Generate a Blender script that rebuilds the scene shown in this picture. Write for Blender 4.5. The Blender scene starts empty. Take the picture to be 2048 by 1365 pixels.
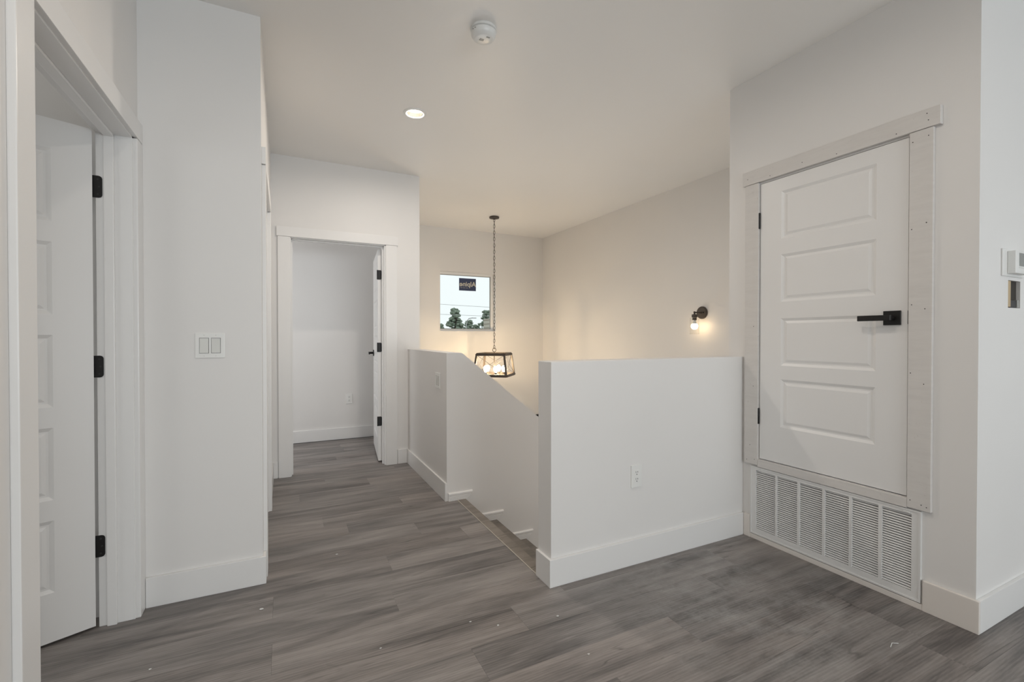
import bpy, bmesh, math, random
from mathutils import Vector, Matrix
R = math.radians
random.seed(7)
SC = bpy.context.scene
COL = SC.collection

# ------------------------------------------------------------------ camera
cam = bpy.data.cameras.new('camera')
cam.sensor_fit = 'HORIZONTAL'; cam.sensor_width = 36.0
cam.lens = 923.15 / 2048 * 36
cam.clip_start = 0.02; cam.clip_end = 500
camo = bpy.data.objects.new('camera', cam); COL.objects.link(camo)
camo.location = (0, 0, 1.19); camo.rotation_euler = (R(90 - 0.5385), 0, R(-26.31))
SC.camera = camo
SC.view_settings.view_transform = 'Standard'; SC.view_settings.look = 'None'
SC.view_settings.gamma = 1; SC.view_settings.use_curve_mapping = False
SC.view_settings.exposure = 0.0
SC.cycles.caustics_reflective = False; SC.cycles.caustics_refractive = False
SC.cycles.max_bounces = 5; SC.cycles.glossy_bounces = 2; SC.cycles.transparent_max_bounces = 12

# ------------------------------------------------------------------ sky, daylight at the windows, added fill
W = bpy.data.worlds.new('overcast_sky'); SC.world = W; W.use_nodes = True
bg = W.node_tree.nodes['Background']
bg.inputs[0].default_value = (0.88, 0.93, 0.94, 1); bg.inputs[1].default_value = 1.1

def area(name, loc, rot, sx, sy, power, col):
    l = bpy.data.lights.new(name, 'AREA'); l.shape = 'RECTANGLE'; l.size = sx; l.size_y = sy
    l.energy = power; l.color = col
    o = bpy.data.objects.new(name, l); COL.objects.link(o); o.location = loc; o.rotation_euler = rot
    return o
XW_L = 3.61                     # stairwell wall with the added landing window
DAY = (0.88, 0.945, 1.0)
# daylight entering through the windows of the room behind the camera and of the two side rooms; the rest is added fill
area('daylight_window_back', (1.8, -5.88, 1.05), (R(-90), 0, R(180)), 4.2, 1.3, 64, DAY)
area('ceiling_fill_back', (1.8, -5.86, 1.1), (R(-90 - 55), 0, R(180)), 4.2, 1.4, 120, DAY)  # extra up-tilted lamp added to lift the ceiling
area('side_fill_right', (6.38, -2.6, 1.4), (0, R(90), 0), 1.7, 2.8, 9, DAY)  # weak side fill at an added, unseen window
area('daylight_window_far_room', (-1.85, 5.07, 1.5), (0, R(-90), 0), 1.3, 1.0, 21, (0.98, 0.985, 1.0))
area('daylight_window_left_room', (-2.85, 1.3, 1.5), (0, R(-90), 0), 1.3, 1.5, 12, (1.0, 0.98, 0.95))
area('stairwell_fill_entry', (2.4, 6.10, -1.7), (R(-90 - 25), 0, 0), 1.5, 1.9, 30, DAY)  # added lamp sending light up the stairwell
area('stair_wall_fill_landing', (XW_L - 0.03, 2.6, 0.0), (0, R(90), 0), 1.1, 0.8, 12, (1.0, 0.97, 0.94))  # added to brighten the stair wall behind the half wall
# recessed ceiling downlights: x, y, power (only the first is in view; the others are unseen, added fill)
WARM = (1.0, 0.91, 0.81)
DOWN = [(0.811, 3.137, 14), (1.05, 1.05, 7.5), (-0.05, 0.6, 4.5), (2.3, -0.5, 1.5), (0.6, -1.9, 6), (2.3, -2.2, 6), (4.2, -1.2, 2.5)]

# ------------------------------------------------------------------ materials
def mat(name, col, rough=0.5, metal=0.0, spec=0.5):
    m = bpy.data.materials.new(name); m.use_nodes = True
    b = m.node_tree.nodes['Principled BSDF']
    b.inputs['Base Color'].default_value = (*col, 1); b.inputs['Roughness'].default_value = rough
    b.inputs['Metallic'].default_value = metal; b.inputs['Specular IOR Level'].default_value = spec
    return m
class NT:
    def __init__(s, m): s.t = m.node_tree; s.b = s.t.nodes['Principled BSDF']
    def n(s, typ, **kw):
        x = s.t.nodes.new(typ)
        for k, v in kw.items():
            if k.startswith('i_'): x.inputs[k[2:].replace('_', ' ')].default_value = v
            else: setattr(x, k, v)
        return x
    def l(s, a, b): s.t.links.new(a, b)
    def math(s, op, a, b=None, clamp=False):
        x = s.t.nodes.new('ShaderNodeMath'); x.operation = op; x.use_clamp = clamp
        for i, v in enumerate((a, b)):
            if v is None: continue
            if isinstance(v, (int, float)): x.inputs[i].default_value = v
            else: s.l(v, x.inputs[i])
        return x.outputs[0]
    def mix(s, fac, a, b, blend='MIX'):
        x = s.t.nodes.new('ShaderNodeMix'); x.data_type = 'RGBA'; x.blend_type = blend
        for i, v in ((0, fac), (6, a), (7, b)):
            if isinstance(v, (int, float)): x.inputs[i].default_value = v
            elif isinstance(v, tuple): x.inputs[i].default_value = (*v, 1)
            else: s.l(v, x.inputs[i])
        return x.outputs[2]

def paint(name, col, rough, bump=0.02, scale=140, smudge=0.03):
    m = mat(name, col, rough); t = NT(m)
    g = t.n('ShaderNodeNewGeometry')
    if bump >= 0.08:      # only the rough metals and raw pine show relief at this distance
        nz = t.n('ShaderNodeTexNoise', i_Scale=scale, i_Detail=2.0); t.l(g.outputs['Position'], nz.inputs['Vector'])
        bp = t.n('ShaderNodeBump', i_Strength=bump, i_Distance=0.01); t.l(nz.outputs['Fac'], bp.inputs['Height'])
        t.l(bp.outputs[0], t.b.inputs['Normal'])
    n2 = t.n('ShaderNodeTexNoise', i_Scale=2.3, i_Detail=1.0); t.l(g.outputs['Position'], n2.inputs['Vector'])
    f = t.math('MULTIPLY', t.math('SUBTRACT', n2.outputs['Fac'], 0.45, True), smudge * 6)
    dark = tuple(c * 0.82 for c in col)
    t.l(t.mix(f, col, dark), t.b.inputs['Base Color'])
    return m
M = {}
M['wall'] = paint('white_wall_paint', (0.78, 0.766, 0.75), 0.5, 0.05, 110, 0.04)
M['ceil'] = paint('white_ceiling_paint', (0.86, 0.842, 0.815), 0.42, 0.05, 90, 0.02)
M['trim'] = paint('white_trim_paint', (0.795, 0.788, 0.778), 0.35, 0.01, 60, 0.02)
M['door'] = paint('white_door_paint', (0.795, 0.79, 0.782), 0.38, 0.015, 200, 0.02)
M['plastic'] = mat('white_plastic', (0.80, 0.80, 0.78), 0.3)
M['rocker'] = mat('light_grey_plastic', (0.70, 0.70, 0.67), 0.3)
M['gap'] = mat('dark_gap', (0.03, 0.03, 0.03), 0.8)
M['grey'] = mat('grey_plastic', (0.33, 0.33, 0.31), 0.4)
M['screen'] = mat('grey_display', (0.25, 0.26, 0.25), 0.25)
M['black'] = mat('matte_black_metal', (0.012, 0.011, 0.011), 0.42, 0.3)
M['bronze'] = paint('dark_bronze_metal', (0.065, 0.052, 0.044), 0.5, 0.1, 60, 0.1)
M['grille'] = mat('white_enamel_metal', (0.76, 0.76, 0.75), 0.38)
M['stud'] = paint('raw_pine', (0.52, 0.40, 0.25), 0.8, 0.1, 60, 0.1)
M['cavity_shade'] = mat('painted_cavity_shade', (0.05, 0.043, 0.036), 0.9)  # dark brown stands in for shade inside the cut-out
M['vinyl'] = mat('white_vinyl', (0.86, 0.86, 0.86), 0.35)
M['navy'] = mat('navy_print', (0.035, 0.05, 0.115), 0.5)
M['cream'] = mat('cream_print', (0.62, 0.60, 0.52), 0.5)
M['trunk'] = mat('grey_bark', (0.10, 0.085, 0.07), 0.9)
M['wire'] = mat('grey_wire', (0.42, 0.43, 0.44), 0.7)
M['ground'] = mat('dry_ground', (0.35, 0.31, 0.26), 0.9)
M['siding'] = mat('pale_block', (0.55, 0.53, 0.46), 0.9)
M['scratch'] = mat('plaster_dust', (0.62, 0.62, 0.61), 0.9)

def primed():
    m = mat('primed_board', (0.62, 0.575, 0.54), 0.6); t = NT(m)
    g = t.n('ShaderNodeNewGeometry')
    mp = t.n('ShaderNodeMapping'); mp.inputs['Scale'].default_value = (3, 6, 40); t.l(g.outputs['Position'], mp.inputs['Vector'])
    a = t.n('ShaderNodeTexNoise', i_Scale=1.0, i_Detail=6.0, i_Roughness=0.7); t.l(mp.outputs[0], a.inputs['Vector'])
    b = t.n('ShaderNodeTexNoise', i_Scale=38.0, i_Detail=5.0, i_Roughness=0.8); t.l(g.outputs['Position'], b.inputs['Vector'])
    f1 = t.math('MULTIPLY', t.math('SUBTRACT', a.outputs['Fac'], 0.4, True), 1.3, True)
    f2 = t.math('MULTIPLY', t.math('SUBTRACT', b.outputs['Fac'], 0.63, True), 5.0, True)
    c = t.mix(f1, (0.69, 0.668, 0.645), (0.575, 0.55, 0.53))
    t.l(t.mix(f2, c, (0.36, 0.30, 0.28)), t.b.inputs['Base Color'])
    return m
M['primed'] = primed()
M['primed_base'] = paint('beige_primed_baseboard', (0.77, 0.725, 0.68), 0.55, 0.05, 60, 0.12)

def plank_mat(name, lo, hi, dust=True):
    m = mat(name, hi, 0.42); t = NT(m)
    tc = t.n('ShaderNodeTexCoord'); oi = t.n('ShaderNodeObjectInfo')
    off = t.n('ShaderNodeVectorMath', operation='SCALE'); off.inputs[0].default_value = (37.0, 71.0, 13.0)
    t.l(oi.outputs['Random'], off.inputs['Scale'])
    add = t.n('ShaderNodeVectorMath', operation='ADD'); t.l(tc.outputs['Object'], add.inputs[0]); t.l(off.outputs[0], add.inputs[1])
    def noise(sc, scale, det, rough, dist=0.0):
        mp = t.n('ShaderNodeMapping'); mp.inputs['Scale'].default_value = sc; t.l(add.outputs[0], mp.inputs['Vector'])
        x = t.n('ShaderNodeTexNoise', i_Scale=scale, i_Detail=det, i_Roughness=rough, i_Distortion=dist); t.l(mp.outputs[0], x.inputs['Vector'])
        return x.outputs['Fac']
    broad = noise((1.3, 11.0, 1), 1.0, 3.0, 0.55, 0.6)         # wide tonal streaks along the board
    mid = noise((2.2, 30.0, 1), 1.0, 4.0, 0.6, 0.8)
    fine = noise((12.0, 200.0, 1), 1.0, 3.0, 0.7, 0.3)
    crack = noise((1.1, 16.0, 1), 1.0, 1.0, 0.4, 0.9); crack2 = noise((1.7, 7.0, 1), 1.0, 1.0, 0.5, 0.3)
    knot = noise((3.5, 14.0, 1), 1.0, 2.0, 0.5, 1.5)
    # cathedral figure
    mp = t.n('ShaderNodeMapping'); mp.inputs['Scale'].default_value = (0.9, 9.0, 1); t.l(add.outputs[0], mp.inputs['Vector'])
    wv = t.n('ShaderNodeTexWave', wave_type='RINGS', i_Scale=3.0, i_Distortion=5.0, i_Detail=2.0); wv.inputs['Detail Scale'].default_value = 1.2
    t.l(mp.outputs[0], wv.inputs['Vector'])
    v = t.math('ADD', t.math('MULTIPLY', broad, 2.0), t.math('MULTIPLY', mid, 0.7))
    v = t.math('ADD', v, t.math('MULTIPLY', fine, 0.75))
    v = t.math('ADD', v, t.math('MULTIPLY', wv.outputs['Fac'], 0.17))
    v = t.math('SUBTRACT', v, 1.26)
    sep = t.n('ShaderNodeSeparateColor'); t.l(oi.outputs['Color'], sep.inputs[0])
    v = t.math('ADD', v, t.math('SUBTRACT', sep.outputs[0], 0.5), True)
    c = t.mix(v, lo, hi)
    kf = t.math('MULTIPLY', t.math('SUBTRACT', 0.34, knot, True), 5.0, True)
    c = t.mix(t.math('MULTIPLY', kf, 0.55), c, tuple(x * 0.45 for x in lo))
    cf = t.math('SUBTRACT', 1.0, t.math('MULTIPLY', t.math('ABSOLUTE', t.math('SUBTRACT', crack, 0.5)), 55.0), True)   # thin dark grain cracks
    cf = t.math('MULTIPLY', cf, t.math('MULTIPLY', t.math('SUBTRACT', crack2, 0.50, True), 6.0, True))
    c = t.mix(t.math('MULTIPLY', cf, 0.7), c, tuple(x * 0.4 for x in lo))
    # cool / warm shift from board to board
    warm = t.math('MULTIPLY', sep.outputs[1], 1.0)
    c = t.mix(warm, t.mix(1.0, c, (0.95, 1.0, 1.04), 'MULTIPLY'), t.mix(1.0, c, (1.05, 0.985, 0.95), 'MULTIPLY'))
    rough = t.math('ADD', t.math('MULTIPLY', mid, 0.12), 0.36)
    if dust:   # plaster dust trodden into the boards in front of the closet
        g = t.n('ShaderNodeNewGeometry')
        d = t.n('ShaderNodeVectorMath', operation='DISTANCE'); d.inputs[1].default_value = (1.85, 1.45, 0); t.l(g.outputs['Position'], d.inputs[0])
        near = t.math('SUBTRACT', 1.0, t.math('DIVIDE', d.outputs['Value'], 0.75), True)
        n1 = t.n('ShaderNodeTexNoise', i_Scale=5.5, i_Detail=6.0, i_Roughness=0.75); t.l(g.outputs['Position'], n1.inputs['Vector'])
        n2 = t.n('ShaderNodeTexNoise', i_Scale=60.0, i_Detail=3.0, i_Roughness=0.7); t.l(g.outputs['Position'], n2.inputs['Vector'])
        f = t.math('MULTIPLY', t.math('SUBTRACT', n1.outputs['Fac'], 0.44, True), 4.5, True)
        f = t.math('MULTIPLY', t.math('MULTIPLY', f, t.math('MULTIPLY', near, 1.6, True)), t.math('ADD', t.math('MULTIPLY', n2.outputs['Fac'], 0.8), 0.1))
        c = t.mix(t.math('MULTIPLY', f, 0.75), c, (0.46, 0.455, 0.445))
        rough = t.math('ADD', rough, t.math('MULTIPLY', f, 0.3))
    t.l(c, t.b.inputs['Base Color']); t.l(rough, t.b.inputs['Roughness'])
    bp = t.n('ShaderNodeBump', i_Strength=0.12, i_Distance=0.002); t.l(fine, bp.inputs['Height']); t.l(bp.outputs[0], t.b.inputs['Normal'])
    return m
M['plank'] = plank_mat('grey_vinyl_plank', (0.083, 0.076, 0.073), (0.295, 0.27, 0.255))
M['tread'] = plank_mat('grey_brown_tread', (0.115, 0.104, 0.090), (0.235, 0.212, 0.185), False)
M['nosing_edge'] = mat('pale_nosing_edge', (0.55, 0.51, 0.45), 0.5)

def emit(name, col, s):
    m = bpy.data.materials.new(name); m.use_nodes = True; nt = m.node_tree; nt.nodes.clear()
    e = nt.nodes.new('ShaderNodeEmission'); e.inputs[0].default_value = (*col, 1); e.inputs[1].default_value = s
    o = nt.nodes.new('ShaderNodeOutputMaterial'); nt.links.new(e.outputs[0], o.inputs[0]); return m
M['bulb'] = emit('lit_pendant_bulb', (1.0, 0.74, 0.44), 150)
M['bulb2'] = emit('lit_sconce_bulb', (1.0, 0.72, 0.42), 20)
M['lens'] = emit('lit_downlight_lens', (1.0, 0.80, 0.56), 2.6)
def thin_glass(name, tint, refl):
    m = bpy.data.materials.new(name); m.use_nodes = True; nt = m.node_tree; nt.nodes.clear()
    tr = nt.nodes.new('ShaderNodeBsdfTransparent'); tr.inputs[0].default_value = (*tint, 1)
    gl = nt.nodes.new('ShaderNodeBsdfGlossy'); gl.inputs['Roughness'].default_value = 0.02
    lw = nt.nodes.new('ShaderNodeLayerWeight'); lw.inputs[0].default_value = refl
    mx = nt.nodes.new('ShaderNodeMixShader'); o = nt.nodes.new('ShaderNodeOutputMaterial')
    cap = nt.nodes.new('ShaderNodeMath'); cap.operation = 'MINIMUM'; cap.inputs[1].default_value = refl * 1.2
    nt.links.new(lw.outputs['Fresnel'], cap.inputs[0]); nt.links.new(cap.outputs[0], mx.inputs[0]); nt.links.new(tr.outputs[0], mx.inputs[1]); nt.links.new(gl.outputs[0], mx.inputs[2])
    nt.links.new(mx.outputs[0], o.inputs[0]); return m
M['glass'] = thin_glass('window_glass', (0.97, 0.985, 0.98), 0.06)
M['shade'] = thin_glass('clear_shade_glass', (0.975, 0.975, 0.97), 0.12)
def leafmat():
    m = mat('pine_needles', (0.10, 0.14, 0.09), 0.8); t = NT(m)
    g = t.n('ShaderNodeNewGeometry'); nz = t.n('ShaderNodeTexNoise', i_Scale=6.0, i_Detail=4.0); t.l(g.outputs['Position'], nz.inputs['Vector'])
    t.l(t.mix(nz.outputs['Fac'], (0.08, 0.12, 0.085), (0.33, 0.39, 0.31)), t.b.inputs['Base Color']); return m  # needle colours lightened to carry distance haze
M['leaf'] = leafmat()

# ------------------------------------------------------------------ mesh helpers
def BM(): return bmesh.new()
def box(bm, x0, x1, y0, y1, z0, z1, bev=0.0, seg=2):
    x0, x1 = min(x0, x1), max(x0, x1); y0, y1 = min(y0, y1), max(y0, y1); z0, z1 = min(z0, z1), max(z0, z1)
    r = bmesh.ops.create_cube(bm, size=1.0); vs = r['verts']
    for v in vs:
        v.co = Vector((x0 + (v.co.x + .5) * (x1 - x0), y0 + (v.co.y + .5) * (y1 - y0), z0 + (v.co.z + .5) * (z1 - z0)))
    if bev > 0:
        es = list({e for v in vs for e in v.link_edges})
        bmesh.ops.bevel(bm, geom=es, offset=bev, segments=seg, profile=0.7, affect='EDGES', clamp_overlap=True)
    return bm
def lathe(bm, prof, c=(0, 0, 0), axis='Z', seg=32, cap=True):
    rings = []
    for r, z in prof:
        ring = []
        for i in range(seg):
            a = 2 * math.pi * i / seg; x, y = r * math.cos(a), r * math.sin(a)
            p = {'Z': (x, y, z), 'X': (z, x, y), 'Y': (y, z, x)}[axis]
            ring.append(bm.verts.new((p[0] + c[0], p[1] + c[1], p[2] + c[2])))
        rings.append(ring)
    for a, b in zip(rings, rings[1:]):
        for i in range(seg):
            bm.faces.new((a[i], a[(i + 1) % seg], b[(i + 1) % seg], b[i]))
    if cap:
        bm.faces.new(rings[0][::-1]); bm.faces.new(rings[-1])
    bmesh.ops.recalc_face_normals(bm, faces=bm.faces[:])
    return bm
def tube(bm, pts, r, seg=8, closed=False):
    pts = [Vector(p) for p in pts]; n = len(pts); rings = []
    for i, p in enumerate(pts):
        if closed: d = (pts[(i + 1) % n] - pts[i - 1])
        else: d = pts[min(i + 1, n - 1)] - pts[max(i - 1, 0)]
        d.normalize(); up = Vector((0, 0, 1)) if abs(d.z) < 0.95 else Vector((1, 0, 0))
        a = d.cross(up).normalized(); b = d.cross(a).normalized()
        rings.append([bm.verts.new(p + (a * math.cos(2 * math.pi * k / seg) + b * math.sin(2 * math.pi * k / seg)) * r) for k in range(seg)])
    pairs = list(zip(rings, rings[1:])) + ([(rings[-1], rings[0])] if closed else [])
    for A, B in pairs:
        for k in range(seg): bm.faces.new((A[k], A[(k + 1) % seg], B[(k + 1) % seg], B[k]))
    if not closed: bm.faces.new(rings[0][::-1]); bm.faces.new(rings[-1])
    bmesh.ops.recalc_face_normals(bm, faces=bm.faces[:])
    return bm
def prism(bm, poly, axis, a, b):
    """polygon in the two other axes, extruded along axis from a to b"""
    def P(u, v, w): return {'X': (w, u, v), 'Y': (u, w, v), 'Z': (u, v, w)}[axis]
    A = [bm.verts.new(P(u, v, a)) for u, v in poly]; B = [bm.verts.new(P(u, v, b)) for u, v in poly]
    bm.faces.new(A); bm.faces.new(B[::-1])
    for i in range(len(poly)):
        j = (i + 1) % len(poly); bm.faces.new((A[i], B[i], B[j], A[j]))
    bmesh.ops.recalc_face_normals(bm, faces=bm.faces[:])
    return bm
def slab_holes(axis, t0, t1, a0, a1, b0, b1, holes):
    """slab normal to axis between t0 and t1, spanning a x b, with rectangular openings (a0,a1,b0,b1)"""
    bm = BM()
    As = sorted({a0, a1} | {min(max(h[i], a0), a1) for h in holes for i in (0, 1)}); Bs = sorted({b0, b1} | {min(max(h[i], b0), b1) for h in holes for i in (2, 3)})
    def solid(i, j):
        if i < 0 or j < 0 or i >= len(As) - 1 or j >= len(Bs) - 1: return False
        ca, cb = (As[i] + As[i + 1]) / 2, (Bs[j] + Bs[j + 1]) / 2
        return not any(h[0] < ca < h[1] and h[2] < cb < h[3] for h in holes)
    cache = {}
    def V(a, b, t):
        k = (round(a, 5), round(b, 5), t)
        if k not in cache: cache[k] = bm.verts.new({'X': (t, a, b), 'Y': (a, t, b), 'Z': (a, b, t)}[axis])
        return cache[k]
    for i in range(len(As) - 1):
        for j in range(len(Bs) - 1):
            if not solid(i, j): continue
            a, A, b, B = As[i], As[i + 1], Bs[j], Bs[j + 1]
            for t in (t0, t1): bm.faces.new((V(a, b, t), V(A, b, t), V(A, B, t), V(a, B, t)))
            for (di, dj, p, q) in ((-1, 0, (a, b), (a, B)), (1, 0, (A, b), (A, B)), (0, -1, (a, b), (A, b)), (0, 1, (a, B), (A, B))):
                if not solid(i + di, j + dj): bm.faces.new((V(*p, t0), V(*q, t0), V(*q, t1), V(*p, t1)))
    bmesh.ops.recalc_face_normals(bm, faces=bm.faces[:])
    return bm
def mesh(name, bm, smooth=False):
    me = bpy.data.meshes.new(name)
    if smooth:
        for f in bm.faces: f.smooth = True
        bm.edges.ensure_lookup_table()
        for e in bm.edges:
            if len(e.link_faces) == 2 and e.calc_face_angle(0) > R(35): e.smooth = False
    bm.to_mesh(me); bm.free(); return me
def obj(name, bm, m, parent=None, smooth=False, local=False):
    """link bm as ONE mesh object; world coordinates are turned into the parent's own unless local"""
    if parent is not None and not local: bmesh.ops.translate(bm, verts=bm.verts[:], vec=-root_loc(parent))
    o = bpy.data.objects.new(name, mesh(name, bm, smooth)); COL.objects.link(o)
    o.data.materials.append(M[m]); o.parent = parent
    return o
def root_loc(p):
    v = Vector()
    while p is not None: v += Vector(p.location); p = p.parent
    return v
def link_mesh(name, me, parent, loc=(0, 0, 0)):
    o = bpy.data.objects.new(name, me); COL.objects.link(o); o.parent = parent; o.location = loc; return o
def tag(o, label, cat=None, group=None, kind=None):
    o['label'] = label
    if cat: o['category'] = cat
    if group: o['group'] = group
    if kind: o['kind'] = kind
    return o
def thing(name, label, cat, loc=(0, 0, 0), rotz=0, group=None, kind=None):
    o = bpy.data.objects.new(name, None); COL.objects.link(o); o.empty_display_size = 0.1
    o.location = loc; o.rotation_euler = (0, 0, rotz)
    return tag(o, label, cat, group, kind)
def struct(name, bm, m, label, cat):
    return tag(obj(name, bm, m), label, cat, kind='structure')

# ------------------------------------------------------------------ measures of the place (metres)
H = 2.718                       # ceiling
XA, YL, XB = -0.565, 2.522, -0.094
YF, XK, YK = 4.346, 1.0505, 3.186
XR, YR0, YR1, XW, YS = 2.4885, 0.8274, 1.98, 3.61, 6.2185
XH, YH, YHB = 1.135, 1.877, 2.0
XE = 1.165
ZL = -2.9                       # floor of the storey below
BH, BT = 0.132, 0.014           # baseboard

# ------------------------------------------------------------------ floor
fl = struct('floor', slab_holes('Z', -0.3, -0.012, -3.2, 6.7, -6.2, 6.4, [(XE, XW, YHB, YS)]), 'plank',
            'grey wood-look plank floor of the landing and hall', 'floor')
fl.color = (0.5, 0.5, 0.5, 1)
PW, PL = 0.182, 1.22
full = BM(); box(full, 0.00015, PL - 0.00015, 0.00015, PW - 0.00015, -0.012, 0, 0.0003, 1); full_me = mesh('plank', full); full_me.materials.append(M['plank'])
JX = {-7: 2.2, -5: 1.037, -4: 1.457, -3: 0.635, -2: 0.889, -1: -0.045, 0: 0.445, 1: -0.047, 2: 0.492, 3: 0.98, 4: 0.74, 5: 0.352, 17: 0.56, 6: 0.22, 7: 0.76, 8: 1.0, 9: 0.10, 10: 0.62, 11: 0.3, 12: 0.9}
TONE = {(-5, 2.257): 0.26, (-7, 2.2): 0.30, (-3, 0.635): 0.38, (-1, -1.265): 0.34, (2, -0.728): 0.40, (3, -0.24): 0.44, (1, -0.047): 0.42, (0, 0.445): 0.62, (-4, 0.237): 0.60, (-2, 0.889): 0.55, (-1, -0.045): 0.64, (1, -1.267): 0.5, (-3, -0.585): 0.56}
def rowspan(k):
    if k <= -7: return -0.66, 3.9
    if k <= -1: return -2.0, XR
    if k <= 2: return -2.0, 1.126
    if k <= 6: return -0.11, 1.126
    if k <= 12: return -0.11, XK
    return -1.2, XK
for k in range(-14, 20):
    a, b = rowspan(k); j = JX.get(k, (k * 0.437) % PL); y = 2.0 + PW * k
    x = j + math.floor((a - j) / PL) * PL
    while x < b - 0.02:
        x0, x1 = max(x, a), min(x + PL, b)
        if x1 - x0 > 0.02:
            if x1 - x0 > PL - 0.002: o = link_mesh('plank', full_me, fl, (x, y, 0))
            else:
                q = BM(); box(q, x0 - x + 0.00015, x1 - x - 0.00015, 0.00015, PW - 0.00015, -0.012, 0, 0.0003, 1)
                me = mesh('plank', q); me.materials.append(M['plank']); o = link_mesh('plank', me, fl, (x, y, 0))
            key = min(TONE, key=lambda t: (t[0] != k, abs(t[1] - x)))
            tone = TONE[key] if key[0] == k and abs(key[1] - x) < 0.05 else 0.5 + random.uniform(-0.08, 0.09)
            o.color = (tone, random.uniform(0.42, 0.72), 0, 1)
        x += PL

# ------------------------------------------------------------------ ceiling and walls
struct('ceiling', slab_holes('Z', H, H + 0.15, -3.2, 6.7, -6.2, 6.4, [(x - 0.047, x + 0.047, y - 0.047, y + 0.047) for x, y, _ in DOWN]), 'ceil',
       'flat white painted ceiling over landing and stairwell', 'ceiling')
struct('wall_left', slab_holes('X', XA - 0.115, XA, -6.0, YL, 0, H, [(1.535, 2.455, -1, 2.04)]), 'wall', 'white wall at far left holding the half-open door', 'wall')
struct('wall_left_end', slab_holes('Y', YL, YL + 0.115, -3.0, XB, 0, H, []), 'wall', 'white wall panel with double light switch at left', 'wall')
struct('wall_hall_left', slab_holes('X', XB - 0.115, XB, YL + 0.115, YF, 0, H, [(2.655, 3.55, -1, 2.05)]), 'wall', 'white wall along the left of the hall, seen edge-on', 'wall')
struct('wall_far', slab_holes('Y', YF, YF + 0.115, -2.0, XE, 0, H, [(0.038, 0.855, -1, 2.05)]), 'wall', 'white wall at hall end around the open doorway', 'wall')
struct('wall_far_room', slab_holes('Y', 5.682, 5.8, -2.0, XK, 0, H, []), 'wall', 'pale wall seen through the far doorway', 'wall')
struct('wall_far_room_right', slab_holes('X', XK, XE, YF + 0.115, YS, ZL, H, []), 'wall', 'wall between far room and stairwell', 'wall')
struct('wall_far_room_left', slab_holes('X', -2.1, -2.0, YF, 5.8, 0, H, [(4.6, 5.5, 0.9, 2.1)]), 'wall', 'window wall of the far room, out of view', 'wall')
struct('wall_left_room', slab_holes('X', -3.1, -3.0, 0.0, 2.6, 0, H, [(0.6, 2.0, 0.9, 2.1)]), 'wall', 'window wall of the left room, out of view', 'wall')
struct('wall_left_room_near', slab_holes('Y', -0.1, 0.0, -3.0, XA - 0.115, 0, H, []), 'wall', 'near wall of the left room, out of view', 'wall')
struct('wall_stair_far', slab_holes('Y', YS, YS + 0.16, XK, XW + 0.11, ZL, H, [(1.956, 2.803, 1.27, 2.112), (1.6, 3.2, -2.8, -0.7)]), 'wall', 'cream-lit stairwell wall holding the square window', 'wall')
struct('wall_stair_right', slab_holes('X', XW, XW + 0.11, YR0 + 0.115, YS, ZL, H, [(2.15, 3.05, -0.6, 0.6)]), 'wall', 'tall stairwell wall carrying the lit wall sconce', 'wall')
struct('wall_stair_near', slab_holes('Y', YHB - 0.135, YR1, XR + 0.115, XW, ZL, H, []), 'wall', 'stairwell wall behind the closet', 'wall')
struct('wall_stair_lower', slab_holes('Y', YH, YHB, XE, XR + 0.115, ZL, -0.3, []), 'wall', 'stairwell wall below the half wall', 'wall')
struct('wall_stair_left', slab_holes('X', XK, XE, YHB, YF + 0.115, ZL, -0.3, []), 'wall', 'stairwell wall below the landing edge', 'wall')
struct('wall_closet', slab_holes('X', XR, XR + 0.115, YR0, YR1, 0, H, [(1.045, 1.782, 0.466, 2.085), (1.02, 1.80, 0.048, 0.415)]), 'wall', 'white wall with raised closet door and return grille', 'wall')
wr = struct('wall_right', slab_holes('Y', YR0, YR0 + 0.115, XR + 0.115, 6.5, 0, H, [(2.766, 2.892, 1.314, 1.431)]), 'wall', 'white wall at far right with thermostat and cut-out', 'wall')
struct('wall_right_side', slab_holes('X', 6.5, 6.6, -6.0, YR0 + 0.115, 0, H, [(-4.0, -1.2, 0.5, 2.3)]), 'wall', 'window wall on the right, behind the camera', 'wall')
struct('wall_back', slab_holes('Y', -6.1, -6.0, XA - 0.115, 6.6, 0, H, [(-0.3, 3.9, 0.4, 2.4)]), 'wall', 'window wall behind the camera', 'wall')
b = BM(); box(b, XH, XR, YH, YHB, 0, 1.07, 0.004)
struct('wall_half', b, 'wall', 'white half wall guarding the stairwell, outlet on its face', 'half wall')
b = BM(); box(b, XK, XE, YK, YF, 0, 1.0725)
struct('wall_knee', b, 'wall', 'short half wall beside hall with double switch', 'half wall')
b = BM(); prism(b, [(XE, -1.0), (XE, 1.0725), (1.166, 1.0725), (2.62, 1.0725 - 0.807 * 1.454), (2.62, ZL), (XE, ZL)], 'Y', YK, YK + 0.115)
struct('wall_stair_slope', b, 'wall', 'white stair wall with top sloping down to the right', 'half wall')
struct('floor_lower', slab_holes('Z', ZL - 0.1, ZL, XK, XW + 0.11, YH, YS + 0.16, []), 'tread', 'floor of the storey below the stairwell', 'floor')

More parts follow.
